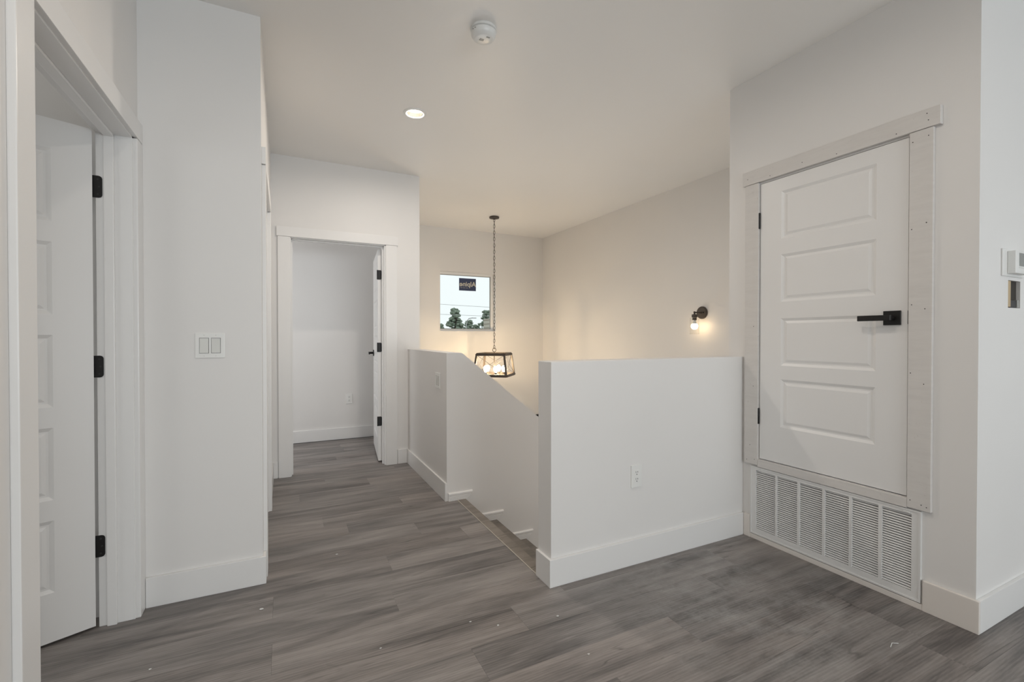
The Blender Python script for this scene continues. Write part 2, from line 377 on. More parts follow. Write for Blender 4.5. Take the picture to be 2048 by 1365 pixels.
# hole cut in the wall under the thermostat: stud, cable box and a block painted dark for the shade inside
b = BM(); box(b, 2.7665, 2.8915, YR0 + 0.0127, YR0 + 0.11, 1.3145, 1.4305); obj('cavity_shade_block', b, 'cavity_shade', wr)
b = BM(); box(b, 2.7668, 2.8005, YR0 + 0.002, YR0 + 0.0125, 1.318, 1.430, 0.001, 1); obj('stud', b, 'stud', wr)
b = BM(); box(b, 2.806, 2.868, YR0 + 0.005, YR0 + 0.0125, 1.3155, 1.347, 0.001, 1); obj('cable_clamp', b, 'black', wr)
b = BM(); box(b, 2.870, 2.890, YR0 + 0.002, YR0 + 0.0125, 1.3155, 1.350, 0.001, 1); obj('metal_tab', b, 'grey', wr)

# ------------------------------------------------------------------ baseboards
def base(name, segs, label, m='trim', cat='baseboard', z1=BH):
    bm = BM()
    for s in segs: box(bm, *s, 0, z1, 0.003)
    return struct(name, bm, m, label, cat)
base('baseboard_left', [(-0.546, XB + BT, YL - BT, YL), (XB, XB + BT, YL, 2.576)], 'white baseboard under the double light switch wall')
base('baseboard_hall', [(XB, XB + BT, 3.632, YF)], 'short white baseboard at hall corner left of far doorway')
base('baseboard_far_left', [(XB + BT, -0.047, YF - BT, YF)], 'stub of baseboard left of the far door casing')
base('baseboard_far_right', [(0.951, XK - BT, YF - BT, YF)], 'stub of white baseboard right of the far door casing')
base('baseboard_knee', [(XK - BT, XK, YK - 0.002, YF)], 'white baseboard along the short half wall by the hall')
hb = base('baseboard_half', [(XH - BT, XR - BT, YH - BT, YH), (XH - BT, XH, YH, YHB)], 'white baseboard wrapping the foot of the half wall')
base('baseboard_closet', [(XR - BT, XR, YR0 - BT, 0.996)], 'unpainted beige baseboard between grille and right corner', 'primed_base')
base('baseboard_closet_stub', [(XR - BT, XR, 1.822, YH - BT)], 'thin unpainted baseboard stub left of the grille', 'primed_base')
base('baseboard_right', [(XR, 6.5, YR0 - BT, YR0)], 'white baseboard at bottom right under the thermostat wall')
base('baseboard_far_room', [(-2.0, XK, 5.668, 5.682)], 'white baseboard in the room beyond the far doorway')
base('trim_grille_strip', [(XR - 0.012, XR, 0.996, 1.822)], 'thin beige strip on the floor under the grille', 'primed_base', 'trim', 0.026)

# ------------------------------------------------------------------ doors
def molded_door(root, Wd, Hd, panels, stile, T=0.035):
    """local: x 0..Wd, y 0 (front)..T, z 0..Hd. panels: list of (z0,z1)"""
    sl, gr, dp = stile, 0.014, 0.007
    bm = BM()
    for yf, s in ((0.0, 1), (T, -1)):
        zs = [0.0]
        for z0, z1 in panels: zs += [z0, z1]
        zs.append(Hd)
        def q(a, b, c, d, ys=(0, 0, 0, 0)):
            vs = [bm.verts.new((p[0], yf + s * y, p[1])) for p, y in zip((a, b, c, d), ys)]
            bm.faces.new(vs if s > 0 else vs[::-1])
        q((0, 0), (sl, 0), (sl, Hd), (0, Hd)); q((Wd - sl, 0), (Wd, 0), (Wd, Hd), (Wd - sl, Hd))
        for i in range(0, len(zs), 2): q((sl, zs[i]), (Wd - sl, zs[i]), (Wd - sl, zs[i + 1]), (sl, zs[i + 1]))
        for z0, z1 in panels:
            o = [(sl, z0), (Wd - sl, z0), (Wd - sl, z1), (sl, z1)]; n = [(sl + gr, z0 + gr), (Wd - sl - gr, z0 + gr), (Wd - sl - gr, z1 - gr), (sl + gr, z1 - gr)]
            for i in range(4):
                j = (i + 1) % 4; q(o[i], o[j], n[j], n[i], (0, 0, dp, dp))
    def e(p):
        bm.faces.new([bm.verts.new(v) for v in p])
    e([(0, 0, 0), (0, 0, Hd), (0, T, Hd), (0, T, 0)]); e([(Wd, 0, 0), (Wd, T, 0), (Wd, T, Hd), (Wd, 0, Hd)])
    e([(0, 0, Hd), (Wd, 0, Hd), (Wd, T, Hd), (0, T, Hd)]); e([(0, 0, 0), (0, T, 0), (Wd, T, 0), (Wd, 0, 0)])
    bmesh.ops.remove_doubles(bm, verts=bm.verts[:], dist=1e-5); bmesh.ops.recalc_face_normals(bm, faces=bm.faces[:])
    slab = obj('slab', bm, 'door', root, local=True)
    z0, z1 = panels[0]; w, hh = Wd - 2 * sl - 2 * gr, (z1 - z0) - 2 * gr
    pm = BM()
    for yf, s in ((dp, 1), (T - dp, -1)):
        def ring(i, y): return [pm.verts.new((a, yf + s * y, c)) for a, c in ((i, i), (w - i, i), (w - i, hh - i), (i, hh - i))]
        rs = [ring(0, 0), ring(0.007, 0), ring(0.020, -0.0045)]
        for A, B in zip(rs, rs[1:]):
            for i in range(4): pm.faces.new((A[i], A[(i + 1) % 4], B[(i + 1) % 4], B[i]))
        pm.faces.new(rs[-1])
    bmesh.ops.recalc_face_normals(pm, faces=pm.faces[:])
    # make every face look outwards (front half towards -y, back half towards +y)
    for f in pm.faces:
        if (f.normal.y > 0) == (f.calc_center_median().y < T / 2): f.normal_flip()
    me = mesh('panel', pm); me.materials.append(M['door'])
    for z0, z1 in panels: link_mesh('panel', me, root, (sl + gr, 0, z0 + gr))
    return slab
P5 = [(0.193, 0.473), (0.551, 0.829), (0.910, 1.188), (1.268, 1.548), (1.630, 1.905)]
P5 = [(0.19 + i * 0.358, 0.19 + i * 0.358 + 0.279) for i in range(5)]

def hinge_leaf(root, loc, rot, hgt=0.089, wid=0.034, name='hinge'):
    """rounded leaf in local XZ, from x=0 to wid, screws as sub-parts"""
    bm = BM(); r = 0.012
    pts = [(0, -hgt / 2), (wid - r, -hgt / 2)] + [(wid - r + r * math.cos(a), -hgt / 2 + r + r * math.sin(a)) for a in (R(-60), R(-30), 0)]
    pts += [(wid - r + r * math.cos(a), hgt / 2 - r + r * math.sin(a)) for a in (0, R(30), R(60))] + [(wid - r, hgt / 2), (0, hgt / 2)]
    prism(bm, pts, 'Y', -0.0025, 0.0)
    lathe(bm, [(0.006, -hgt / 2), (0.006, hgt / 2)], (-0.003, -0.004, 0), 'Z', 10)
    o = obj(name, bm, 'black', root, smooth=True, local=True); o.location = loc; o.rotation_euler = (0, 0, rot)
    for x, z in ((0.020, 0.030), (0.024, 0.0), (0.020, -0.030)):
        s = BM(); lathe(s, [(0.0036, -0.0034), (0.0036, -0.0024)], (x, 0, z), 'Y', 10); obj('screw', s, 'gap', o, local=True)
    return o
def lever(root, x, z, direction, front=-1, T=0.035, y0=0.0):
    """square rosette and flat lever on the face y0, pointing along direction"""
    s = front
    b = BM(); box(b, x - 0.0335, x + 0.0335, y0, y0 + s * 0.008, z - 0.0325, z + 0.0325, 0.001, 1)
    ros = obj('rosette', b, 'black', root, local=True)
    b = BM(); lathe(b, [(0.012, 0.0), (0.012, 0.038)], (0, 0, 0), 'Y', 20)
    for v in b.verts: v.co = Vector((x + v.co.x, y0 + s * (0.008 + v.co.y), z + v.co.z))
    box(b, x - direction * 0.016, x + direction * 0.118, y0 + s * 0.044, y0 + s * 0.056, z - 0.0125, z + 0.0125, 0.002, 1)
    return obj('lever_handle', b, 'black', root, smooth=False, local=True)

# door_1: hinged on the far jamb of the left opening, swung into the left room
r1 = thing('door_1', 'white five-panel door half open at far left, black hinges', 'door', (-0.690, 2.424, 0.012), R(180 + 25.2), kind='structure')
# root x axis points along the leaf, local -y must face the camera: mirror by putting the front at y=0 on the camera side
molded_door(r1, 0.86, 2.015, P5, 0.118)
for ch in r1.children:      # leaf's visible face lies towards the camera, thickness goes away from it
    ch.location.y -= 0.035
lever(r1, 0.795, 0.98, -1, front=1, y0=0.0); lever(r1, 0.795, 0.98, -1, front=-1, y0=-0.035)
# jamb lining, stop and hinges belong to the frame
b = BM(); box(b, XA - 0.118, XA + 0.001, 2.435, 2.455, 0, 2.04, 0.001, 1); box(b, XA - 0.118, XA + 0.001, 1.535, 1.555, 0, 2.04, 0.001, 1); box(b, XA - 0.118, XA + 0.001, 1.535, 2.455, 2.02, 2.04, 0.001, 1)
t1 = struct('trim_1', b, 'trim', 'white jamb and flat casing framing the half-open left door', 'door frame')
b = BM()
for y0, y1 in ((2.423, 2.435), (1.555, 1.567)):
    box(b, -0.655, -0.622, y0, y1, 0, 2.02, 0.004)
box(b, -0.655, -0.622, 1.555, 2.435, 2.008, 2.02, 0.004)
obj('door_stop', b, 'trim', t1)
for nm, s in (('casing', (XA, XA + 0.018, 2.441, YL, 0, 2.022)), ('casing', (XA, XA + 0.018, 1.458, 1.549, 0, 2.022)), ('head_casing', (XA, XA + 0.018, 1.44, YL, 2.026, 2.108))):
    b = BM(); box(b, *s, 0.0035); obj(nm, b, 'trim', t1)
for z in (1.80, 1.068, 0.332): hinge_leaf(t1, (-0.695, 2.4345, z), 0)

# door_2: closed door in the left wall of the hall
r2 = thing('door_2', 'closed white door in hall left wall, seen edge-on', 'door', (XB - 0.075, 2.678, 0.012), R(90), kind='structure')
molded_door(r2, 0.849, 2.012, P5, 0.118); lever(r2, 0.06, 0.98, 1)
b = BM()
for y0, y1 in ((2.655, 2.675), (3.53, 3.55)): box(b, XB - 0.116, XB + 0.001, y0, y1, 0, 2.05, 0.001, 1)
box(b, XB - 0.116, XB + 0.001, 2.655, 3.55, 2.03, 2.05, 0.001, 1)
t2 = struct('trim_2', b, 'trim', 'white casing of the hall door just past the left wall', 'door frame')
for nm, s in (('casing', (XB, XB + 0.018, 2.578, 2.669, 0, 2.034)), ('casing', (XB, XB + 0.018, 3.536, 3.630, 0, 2.034)), ('head_casing', (XB, XB + 0.018, 2.566, 3.642, 2.036, 2.118))):
    b = BM(); box(b, *s, 0.002); obj(nm, b, 'trim', t2)

# door_3: open door of the far room, hinged on the right jamb
r3 = thing('door_3', 'white open door beyond the far doorway, swung inwards', 'door', (0.833, YF + 0.121, 0.014), R(83.5), kind='structure')
molded_door(r3, 0.765, 2.00, P5, 0.115)
for ch in r3.children: ch.location.y = ch.location.y
lever(r3, 0.705, 1.0, -1, front=1, y0=0.035); lever(r3, 0.705, 1.0, -1, front=-1, y0=0.0)
b = BM()
for x0, x1 in ((0.038, 0.058), (0.835, 0.855)): box(b, x0, x1, YF - 0.001, YF + 0.116, 0, 2.05, 0.001, 1)
box(b, 0.038, 0.855, YF - 0.001, YF + 0.116, 2.03, 2.05, 0.001, 1)
t3 = struct('trim_3', b, 'trim', 'white flat casing framing the open doorway at hall end', 'door frame')
b = BM()
for x0, x1 in ((0.058, 0.069), (0.824, 0.835)): box(b, x0, x1, YF + 0.045, YF + 0.078, 0, 2.03, 0.003)
box(b, 0.058, 0.835, YF + 0.045, YF + 0.078, 2.019, 2.03, 0.003); obj('door_stop', b, 'trim', t3)
for nm, s in (('casing', (-0.043, 0.053, YF - 0.018, YF, 0, 2.034)), ('casing', (0.846, 0.947, YF - 0.018, YF, 0, 2.034)), ('head_casing', (-0.052, 0.957, YF - 0.018, YF, 2.036, 2.118))):
    b = BM(); box(b, *s, 0.002); obj(nm, b, 'trim', t3)
for z in (1.76, 1.075, 0.375): 
    h3 = hinge_leaf(r3, (0, 0.0, z), R(90)); h3.location = (-0.0005, 0.036, z); h3.rotation_euler = (0, 0, R(-90))

# door_4: raised closet door on the right
r4 = thing('door_4', 'short white four-panel closet door raised above the grille', 'door', (XR - 0.004, 1.768, 0.481), R(-90), kind='structure')
molded_door(r4, 0.709, 1.591, [(0.201, 0.471), (0.547, 0.811), (0.903, 1.167), (1.254, 1.519)], 0.124)
lever(r4, 0.6515, 0.794, -1)
b = BM(); box(b, 0.7085, 0.7105, -0.001, 0.03, 0.765, 0.825); obj('latch_plate', b, 'black', r4, local=True)
for z in (0.247, 1.381):
    b = BM(); lathe(b, [(0.0055, z - 0.046), (0.0065, z - 0.044), (0.0065, z + 0.044), (0.0055, z + 0.046)], (-0.004, -0.005, 0), 'Z', 12)
    box(b, -0.006, 0.0, -0.003, 0.0, z - 0.045, z + 0.045); obj('hinge', b, 'black', r4, smooth=True, local=True)
b = BM()
for y0, y1 in ((1.045, 1.054), (1.773, 1.782)): box(b, XR - 0.001, XR + 0.10, y0, y1, 0.466, 2.085, 0.001, 1)
box(b, XR - 0.001, XR + 0.10, 1.045, 1.782, 2.076, 2.085, 0.001, 1); box(b, XR - 0.001, XR + 0.10, 1.045, 1.782, 0.466, 0.476, 0.001, 1)
t4 = struct('trim_4', b, 'trim', 'unpainted beige board casing around the raised closet door', 'door frame')
for nm, s in (('casing', (XR - 0.018, XR, 1.7725, 1.8575, 0.440, 2.083)), ('casing', (XR - 0.018, XR, 0.968, 1.052, 0.436, 2.083)), ('head_casing', (XR - 0.021, XR, 0.944, 1.874, 2.085, 2.165)), ('sill_casing', (XR - 0.018, XR, 1.0525, 1.772, 0.431, 0.4745))):
    b = BM(); box(b, *s, 0.0012, 1); obj(nm, b, 'primed', t4)
nh = BM(); lathe(nh, [(0.0022, 0.0), (0.0022, 0.0006)], (0, 0, 0), 'X', 8); nh_me = mesh('nail_hole', nh); nh_me.materials.append(M['gap'])
for y, z in ((1.040, 2.04), (0.985, 2.05), (1.042, 1.66), (0.99, 1.68), (1.04, 1.33), (0.993, 1.31), (1.042, 1.03), (0.995, 0.985), (1.04, 0.47), (1.0, 0.46), (0.982, 0.455), (1.80, 0.90), (1.82, 0.55), (1.79, 0.47), (1.84, 0.46), (1.80, 1.25)):
    link_mesh('nail_hole', nh_me, t4, (XR - 0.0185, y, z))
for y, z in ((0.985, 2.115), (0.99, 2.145), (1.10, 2.10), (1.35, 2.10), (1.52, 2.115), (1.70, 2.10), (1.84, 2.12)):
    link_mesh('nail_hole', nh_me, t4, (XR - 0.0215, y, z))

# ------------------------------------------------------------------ return-air grille
g = thing('return_air_grille', 'wide white louvred return-air grille under the closet door', 'vent grille', (XR, 1.41, 0.03))
secs = [(1.667, 1.786), (1.543, 1.657), (1.414, 1.530), (1.289, 1.401), (1.164, 1.276), (1.037, 1.150)]
bm = slab_holes('X', XR - 0.010, XR, 1.003, 1.820, 0.030, 0.428, [(a, c, 0.066, 0.406) for a, c in secs])
obj('frame', bm, 'grille', g)
b = BM()
box(b, XR - 0.013, XR - 0.010, 1.003, 1.820, 0.420, 0.428); box(b, XR - 0.013, XR - 0.010, 1.003, 1.820, 0.030, 0.037); box(b, XR - 0.013, XR - 0.010, 1.813, 1.820, 0.037, 0.420); box(b, XR - 0.013, XR - 0.010, 1.003, 1.010, 0.037, 0.420)
obj('frame_lip', b, 'grille', g)
NS = 30; pitch = 0.340 / NS
for a, c in secs:
    sm = BM(); box(sm, -0.0044, 0.0044, -(c - a) / 2, (c - a) / 2, -0.0006, 0.0006); me = mesh('slat', sm); me.materials.append(M['grille'])
    for i in range(NS):
        o = link_mesh('slat', me, g, (0.0 - 0.002, (a + c) / 2 - 1.41, 0.066 + (i + 0.5) * pitch - 0.03)); o.rotation_euler = (0, R(-42), 0)
for y in (1.055, 1.77):
    b = BM(); box(b, XR - 0.014, XR - 0.010, y - 0.012, y + 0.012, 0.409, 0.416, 0.001, 1); obj('latch_tab', b, 'grille', g)

# ------------------------------------------------------------------ switches and outlets
def plate_thing(name, label, cat, loc, rotz, w, hgt):
    o = thing(name, label, cat, loc, rotz)
    b = BM(); box(b, -w / 2, w / 2, -0.0055, 0, -hgt / 2, hgt / 2, 0.0025); obj('plate', b, 'plastic', o, local=True)
    return o
def rocker(o, x, tilt):
    b = BM(); box(b, x - 0.0185, x + 0.0185, -0.0057, -0.003, -0.0355, 0.0355); obj('switch_gap', b, 'gap', o, local=True)
    b = BM(); prism(b, [(-0.0050, -0.034), (-0.0082 - tilt, -0.034), (-0.0076, 0.0), (-0.0082 + tilt, 0.034), (-0.0050, 0.034)], 'X', x - 0.017, x + 0.017)
    obj('rocker', b, 'rocker', o, local=True)
    for z in (0.0475, -0.0475):
        b = BM(); lathe(b, [(0.0028, -0.0062), (0.0028, -0.005)], (x, 0, z), 'Y', 10); obj('screw', b, 'rocker', o, local=True)
s1 = plate_thing('light_switch', 'white double rocker light switch on the left wall', 'light switch', (-0.304, YL, 1.149), 0, 0.116, 0.114)
rocker(s1, -0.023, 0.0016); rocker(s1, 0.023, -0.0016)
s2 = plate_thing('light_switch', 'white double switch on short half wall by stairs', 'light switch', (XK, 3.395, 0.857), R(-90), 0.116, 0.118)
rocker(s2, -0.023, 0.0016); rocker(s2, 0.023, -0.0016)
def outlet(label, loc, rotz):
    o = plate_thing('electrical_outlet', label, 'outlet', loc, rotz, 0.071, 0.116)
    b = BM(); box(b, -0.0175, 0.0175, -0.0068, -0.004, -0.034, 0.034, 0.001, 1); rc = obj('receptacle', b, 'plastic', o, local=True)
    for zc in (0.018, -0.018):
        for x, w, hh in ((-0.006, 0.0022, 0.009), (0.006, 0.0026, 0.0075)):
            b = BM(); box(b, x - w / 2, x + w / 2, -0.0072, -0.006, zc + 0.004 - hh / 2, zc + 0.004 + hh / 2); obj('slot', b, 'gap', rc, local=True)
        b = BM(); lathe(b, [(0.0028, -0.0072), (0.0028, -0.006)], (0, 0, zc - 0.008), 'Y', 10); obj('slot', b, 'gap', rc, local=True)
    return o
outlet('white wall outlet low on the half wall', (1.654, YH, 0.459), 0)
outlet('white wall outlet in the room beyond the far doorway', (0.682, 5.682, 0.464), 0)

# ------------------------------------------------------------------ thermostat
th = thing('thermostat', 'white thermostat with grey screen at right edge', 'thermostat', (2.79, YR0, 1.503))
b = BM(); box(b, 2.692, 2.90, YR0 - 0.006, YR0, 1.446, 1.560, 0.005, 3); obj('wall_plate', b, 'plastic', th, smooth=True)
b = BM(); box(b, 2.735, 2.872, YR0 - 0.032, YR0 - 0.006, 1.456, 1.551, 0.004, 3); tb = obj('body', b, 'plastic', th, smooth=True)
b = BM(); box(b, 2.768, 2.836, YR0 - 0.0328, YR0 - 0.031, 1.487, 1.542); obj('screen', b, 'screen', th)
b = BM(); box(b, 2.768, 2.836, YR0 - 0.0329, YR0 - 0.031, 1.478, 1.484); obj('button_strip', b, 'rocker', th)

# ------------------------------------------------------------------ smoke detector and downlight
sd = thing('smoke_detector', 'round white smoke detector on the ceiling near camera', 'smoke detector', (0.895, 2.13, H))
b = BM(); lathe(b, [(0.064, 0), (0.066, -0.004), (0.066, -0.012), (0.062, -0.014)], (0.895, 2.13, H), 'Z', 48); obj('base', b, 'plastic', sd, smooth=True)
b = BM(); lathe(b, [(0.058, -0.013), (0.058, -0.017)], (0.895, 2.13, H), 'Z', 48); obj('vent_gap', b, 'grey', sd)
b = BM(); lathe(b, [(0.061, -0.016), (0.063, -0.018), (0.061, -0.033), (0.053, -0.046), (0.046, -0.050), (0.030, -0.052)], (0.895, 2.13, H), 'Z', 48); cv = obj('cover', b, 'plastic', sd, smooth=True)
b = BM(); box(b, 0.90, 0.918, 2.100, 2.108, H - 0.0535, H - 0.051, 0.001, 1); obj('test_button', b, 'grey', sd)
for i in range(4):
    for j in range(3):
        b = BM(); lathe(b, [(0.0016, -0.0535), (0.0016, -0.051)], (0.878 + 0.006 * i, 2.128 + 0.006 * j, H), 'Z', 6); obj('sound_hole', b, 'gap', sd)
for i in range(2):
    a = R(195 + i * 14); b = BM(); box(b, 0.895 + 0.0615 * math.cos(a) - 0.004, 0.895 + 0.0615 * math.cos(a) + 0.004, 2.13 + 0.0615 * math.sin(a) - 0.003, 2.13 + 0.0615 * math.sin(a) + 0.003, H - 0.0265, H - 0.0245); obj('vent_slot', b, 'grey', sd)
def downlight(x, y, power, label):
    dl = thing('recessed_downlight', label, 'downlight', (x, y, H), group='recessed ceiling downlights'); C = (x, y, H)
    b = BM(); lathe(b, [(0.078, 0.0), (0.077, -0.004), (0.062, -0.006), (0.057, -0.004), (0.050, 0.028), (0.046, 0.028), (0.046, 0.034), (0.056, 0.034), (0.062, 0.0)], C, 'Z', 48, cap=False); obj('trim_ring', b, 'plastic', dl, smooth=True)
    b = BM(); lathe(b, [(0.049, 0.024), (0.049, 0.027)], C, 'Z', 40); obj('lens', b, 'lens', dl)
    l = bpy.data.lights.new('downlight_lamp', 'AREA'); l.shape = 'DISK'; l.size = 0.085; l.energy = power; l.color = WARM
    o = bpy.data.objects.new('downlight_lamp', l); COL.objects.link(o); o.location = (x, y, H + 0.0)
OFFV = ['', 'added fill downlight above the landing, just out of view', 'added fill downlight by the left door, above the camera', 'added fill downlight right of the camera near the closet corner', 'added fill downlight behind the camera on the left', 'added fill downlight behind the camera on the right', 'added fill downlight at the far right of the room']  # unseen fixtures added to even out the light
for k, (x, y, pw) in enumerate(DOWN):
    downlight(x, y, pw, 'lit round recessed downlight in the hall ceiling' if k == 0 else OFFV[k])

# ------------------------------------------------------------------ staircase
st = thing('staircase', 'grey-brown stairs going down behind the half wall', 'stairs', (1.126, 2.6, 0.0))
NSTEP, RISE, RUN = 6, 0.195, 0.252
def coloured(o, t): o.color = (t, 0.75, 0, 1); return o
b = BM(); box(b, 1.1262, 1.1300, YHB + 0.002, YK - 0.016, -0.012, 0.003); obj('nosing_edge', b, 'nosing_edge', st)
b = BM(); box(b, 1.1302, 1.192, YHB + 0.002, YK - 0.002, -0.03, 0.002, 0.006, 3); coloured(obj('nosing', b, 'tread', st, smooth=True), 0.62)
for i in range(1, NSTEP + 1):
    x0 = 1.172 + RUN * (i - 1); z = -RISE * i
    last = i == NSTEP
    x1 = 2.62 if last else 1.192 + RUN * i
    b = BM(); box(b, x0 - 0.014, x0, YHB + 0.002, YK - 0.002, z, -RISE * (i - 1) - 0.03); coloured(obj('riser', b, 'tread', st), 0.40)
    if not last:
        b = BM(); box(b, x0, x1, YHB + 0.002, YK - 0.002, z - 0.03, z, 0.006, 3); coloured(obj('tread', b, 'tread', st, smooth=True), 0.36)
b = BM(); box(b, 1.172 + RUN * (NSTEP - 1), XW - 0.001, YHB + 0.002, YK - 0.002, -RISE * NSTEP - 0.15, -RISE * NSTEP); coloured(obj('landing', b, 'tread', st), 0.4)
b = BM(); box(b, 2.622, XW - 0.001, YK, YK + 1.1, -RISE * NSTEP - 0.15, -RISE * NSTEP); coloured(obj('landing', b, 'tread', st), 0.4)
# off-cuts of moulded baseboard fixed to the stair wall above each tread
def offcut(x0, x1, z0):
    bm = BM(); n = 4; hgt = 0.062
    prof = [(0.0, 0.0), (0.013, 0.0)]
    for i in range(n):
        za = hgt * 0.62 * i / n; prof += [(0.013, za + 0.001), (0.013, za + 0.0075), (0.0105, za + 0.009)]
    prof += [(0.011, hgt * 0.66), (0.015, hgt * 0.72), (0.015, hgt * 0.9), (0.010, hgt), (0, hgt)]
    A = [bm.verts.new((x0, YK - d, z0 + z)) for d, z in prof]
    B = [bm.verts.new((x1 - 0.045 * max(0, 1 - z / (hgt * 0.8)), YK - d, z0 + z)) for d, z in prof]
    bm.faces.new(A); bm.faces.new(B[::-1])
    for i in range(len(prof)):
        j = (i + 1) % len(prof); bm.faces.new((A[i], B[i], B[j], A[j]))
    bmesh.ops.recalc_face_normals(bm, faces=bm.faces[:]); return bm
struct('trim_5', offcut(XK + 0.010, 1.245, -0.004), 'trim', 'short fluted trim piece at top of the stairs', 'trim')
struct('trim_6', offcut(1.20, 1.500, -RISE), 'trim', 'short fluted trim piece above the second stair', 'trim')
struct('trim_7', offcut(1.45, 1.757, -2 * RISE), 'trim', 'short fluted trim piece above the third stair', 'trim')

# ------------------------------------------------------------------ stairwell window and the world outside
w1 = thing('window_1', 'small square fixed window high on the stairwell wall', 'window', (2.38, YS, 1.27), kind='structure')
b = slab_holes('Y', YS + 0.105, YS + 0.15, 1.956, 2.803, 1.27, 2.112, [(1.986, 2.773, 1.300, 2.082)]); obj('window_frame', b, 'vinyl', w1)
b = slab_holes('Y', YS + 0.118, YS + 0.138, 1.986, 2.773, 1.300, 2.082, [(1.994, 2.765, 1.308, 2.074)]); obj('glazing_bead', b, 'grey', w1)
b = BM(); box(b, 1.99, 2.769, YS + 0.126, YS + 0.130, 1.304, 2.078); obj('pane', b, 'glass', w1)
stk = thing('window_sticker', 'navy sticker with pale mirrored lettering on the window', 'sticker', (2.411, YS + 0.125, 1.861), R(0))
b = BM(); box(b, 2.280, 2.542, YS + 0.1235, YS + 0.1258, 1.861, 2.041); obj('sheet', b, 'navy', stk)
def text_mesh(name, s, size, m, parent, cx, y, z, mirror=True):
    cu = bpy.data.curves.new(name, 'FONT'); cu.body = s; cu.size = size; cu.extrude = 0.0004; cu.align_x = 'CENTER'; cu.offset = 0.0016
    o = bpy.data.objects.new(name, cu); COL.objects.link(o); bpy.context.view_layer.update()
    me = bpy.data.meshes.new_from_object(o.evaluated_get(bpy.context.evaluated_depsgraph_get())); bpy.data.objects.remove(o)
    L = root_loc(parent)
    for v in me.vertices:
        x, yy, e = v.co
        v.co = Vector(((-x if mirror else x) + cx, y + e, yy + z)) - L
    me.flip_normals() if not mirror else None
    me.materials.clear(); me.materials.append(M[m]); o = bpy.data.objects.new(name, me); COL.objects.link(o); o.parent = parent; return o
text_mesh('lettering', 'Alpine', 0.098, 'cream', stk, 2.413, YS + 0.1228, 1.925)
b = BM()
for i, wd in enumerate((0.016, 0.012, 0.018, 0.010, 0.015, 0.012)):
    box(b, 2.30 + i * 0.021, 2.30 + i * 0.021 + wd, YS + 0.1225, YS + 0.1236, 1.900, 1.904)
obj('small_print', b, 'cream', stk)

def pane_window(name, label, axis, t, a0, a1, b0, b1):
    w = thing(name, label, 'window', {'X': (t, (a0 + a1) / 2, b0), 'Y': ((a0 + a1) / 2, t, b0)}[axis], kind='structure')
    mid = (a0 + a1) / 2
    obj('window_frame', slab_holes(axis, t - 0.03, t + 0.03, a0, a1, b0, b1, [(a0 + 0.05, mid - 0.03, b0 + 0.05, b1 - 0.05), (mid + 0.03, a1 - 0.05, b0 + 0.05, b1 - 0.05)]), 'vinyl', w)
    for x0, x1 in ((a0 + 0.05, mid - 0.03), (mid + 0.03, a1 - 0.05)):
        obj('pane', slab_holes(axis, t - 0.002, t + 0.002, x0, x1, b0 + 0.05, b1 - 0.05, []), 'glass', w)
pane_window('window_2', 'wide two-pane window in wall behind the camera', 'Y', -6.05, -0.3, 3.9, 0.4, 2.4)
pane_window('window_3', 'added two-pane window in right wall behind the camera, unseen', 'X', 6.55, -4.0, -1.2, 0.5, 2.3)  # opening added for the side fill
pane_window('window_4', 'window of the far room, out of view', 'X', -2.05, 4.6, 5.5, 0.9, 2.1)
pane_window('window_6', 'added tall entry window on the storey below, unseen', 'Y', YS + 0.08, 1.6, 3.2, -2.8, -0.7)  # opening added so light rises up the stairwell
pane_window('window_7', 'added landing window low in the stairwell, hidden by the half wall', 'X', XW + 0.055, 2.15, 3.05, -0.6, 0.6)  # unseen opening added for the stair wall fill
pane_window('window_5', 'window of the left room, out of view', 'X', -3.05, 0.6, 2.0, 0.9, 2.1)

b = BM(); box(b, -60, 80, 8, 120, -3.4, -3.1); struct('ground', b, 'ground', 'open ground outside below the window', 'ground')
def pine(label, x, y, top, rad, n, seed):
    rnd = random.Random(seed); t = thing('pine_tree', label, 'tree', (x, y, -3.1), group='pine trees outside the window')
    b = BM(); tube(b, [(x, y, -3.1), (x + 0.05, y, (top - 3.1) / 2), (x, y, top - 0.25)], 0.10, 8); obj('trunk', b, 'trunk', t)
    for i in range(14):
        z = -0.6 + (top + 0.2) * i / 14; a = rnd.uniform(0, 6.28); l = rad * max(0.12, (top - z) / (top + 1.2))
        b = BM(); tube(b, [(x, y, z), (x + l * math.cos(a), y + l * math.sin(a), z + 0.18 * l + 0.06)], 0.025, 5); obj('branch', b, 'trunk', t)
    b = BM()
    for i in range(n):
        z = top - 0.08 - (top + 1.0) * (rnd.random() ** 1.2)
        rr = rad * max(0.10, (top - z) / (top + 1.2)) * math.sqrt(rnd.random()) * 1.1; a = rnd.uniform(0, 6.28); s = rnd.uniform(0.08, 0.15)
        r = bmesh.ops.create_icosphere(b, subdivisions=1, radius=s)
        c = Vector((x + rr * math.cos(a), y + rr * math.sin(a), z))
        for v in r['verts']: v.co = Vector((v.co.x * 1.15, v.co.y * 1.15, v.co.z * 0.85)) * rnd.uniform(0.72, 1.22) + c
    f = obj('foliage', b, 'leaf', t); f['kind'] = 'stuff'
pine('tallest pine tree, left of centre in the window', 10.0, 28.5, 3.05, 2.1, 260, 1)
pine('small pine top at the window\'s left edge', 13.47, 42.4, 2.50, 1.9, 160, 2)
pine('medium pine just right of the tallest pine', 12.95, 33.76, 2.5, 2.2, 260, 3)
pine('low bushy pine in the middle of the tree row', 18.7, 46.5, 2.5, 3.4, 320, 4)
pine('tall pine at the window\'s right edge behind pale wall', 16.53, 38.68, 3.6, 2.7, 320, 5)
bl = thing('outbuilding', 'pale block-built wall outside at the window\'s lower right', 'building', (12.1, 23.2, -3.1))
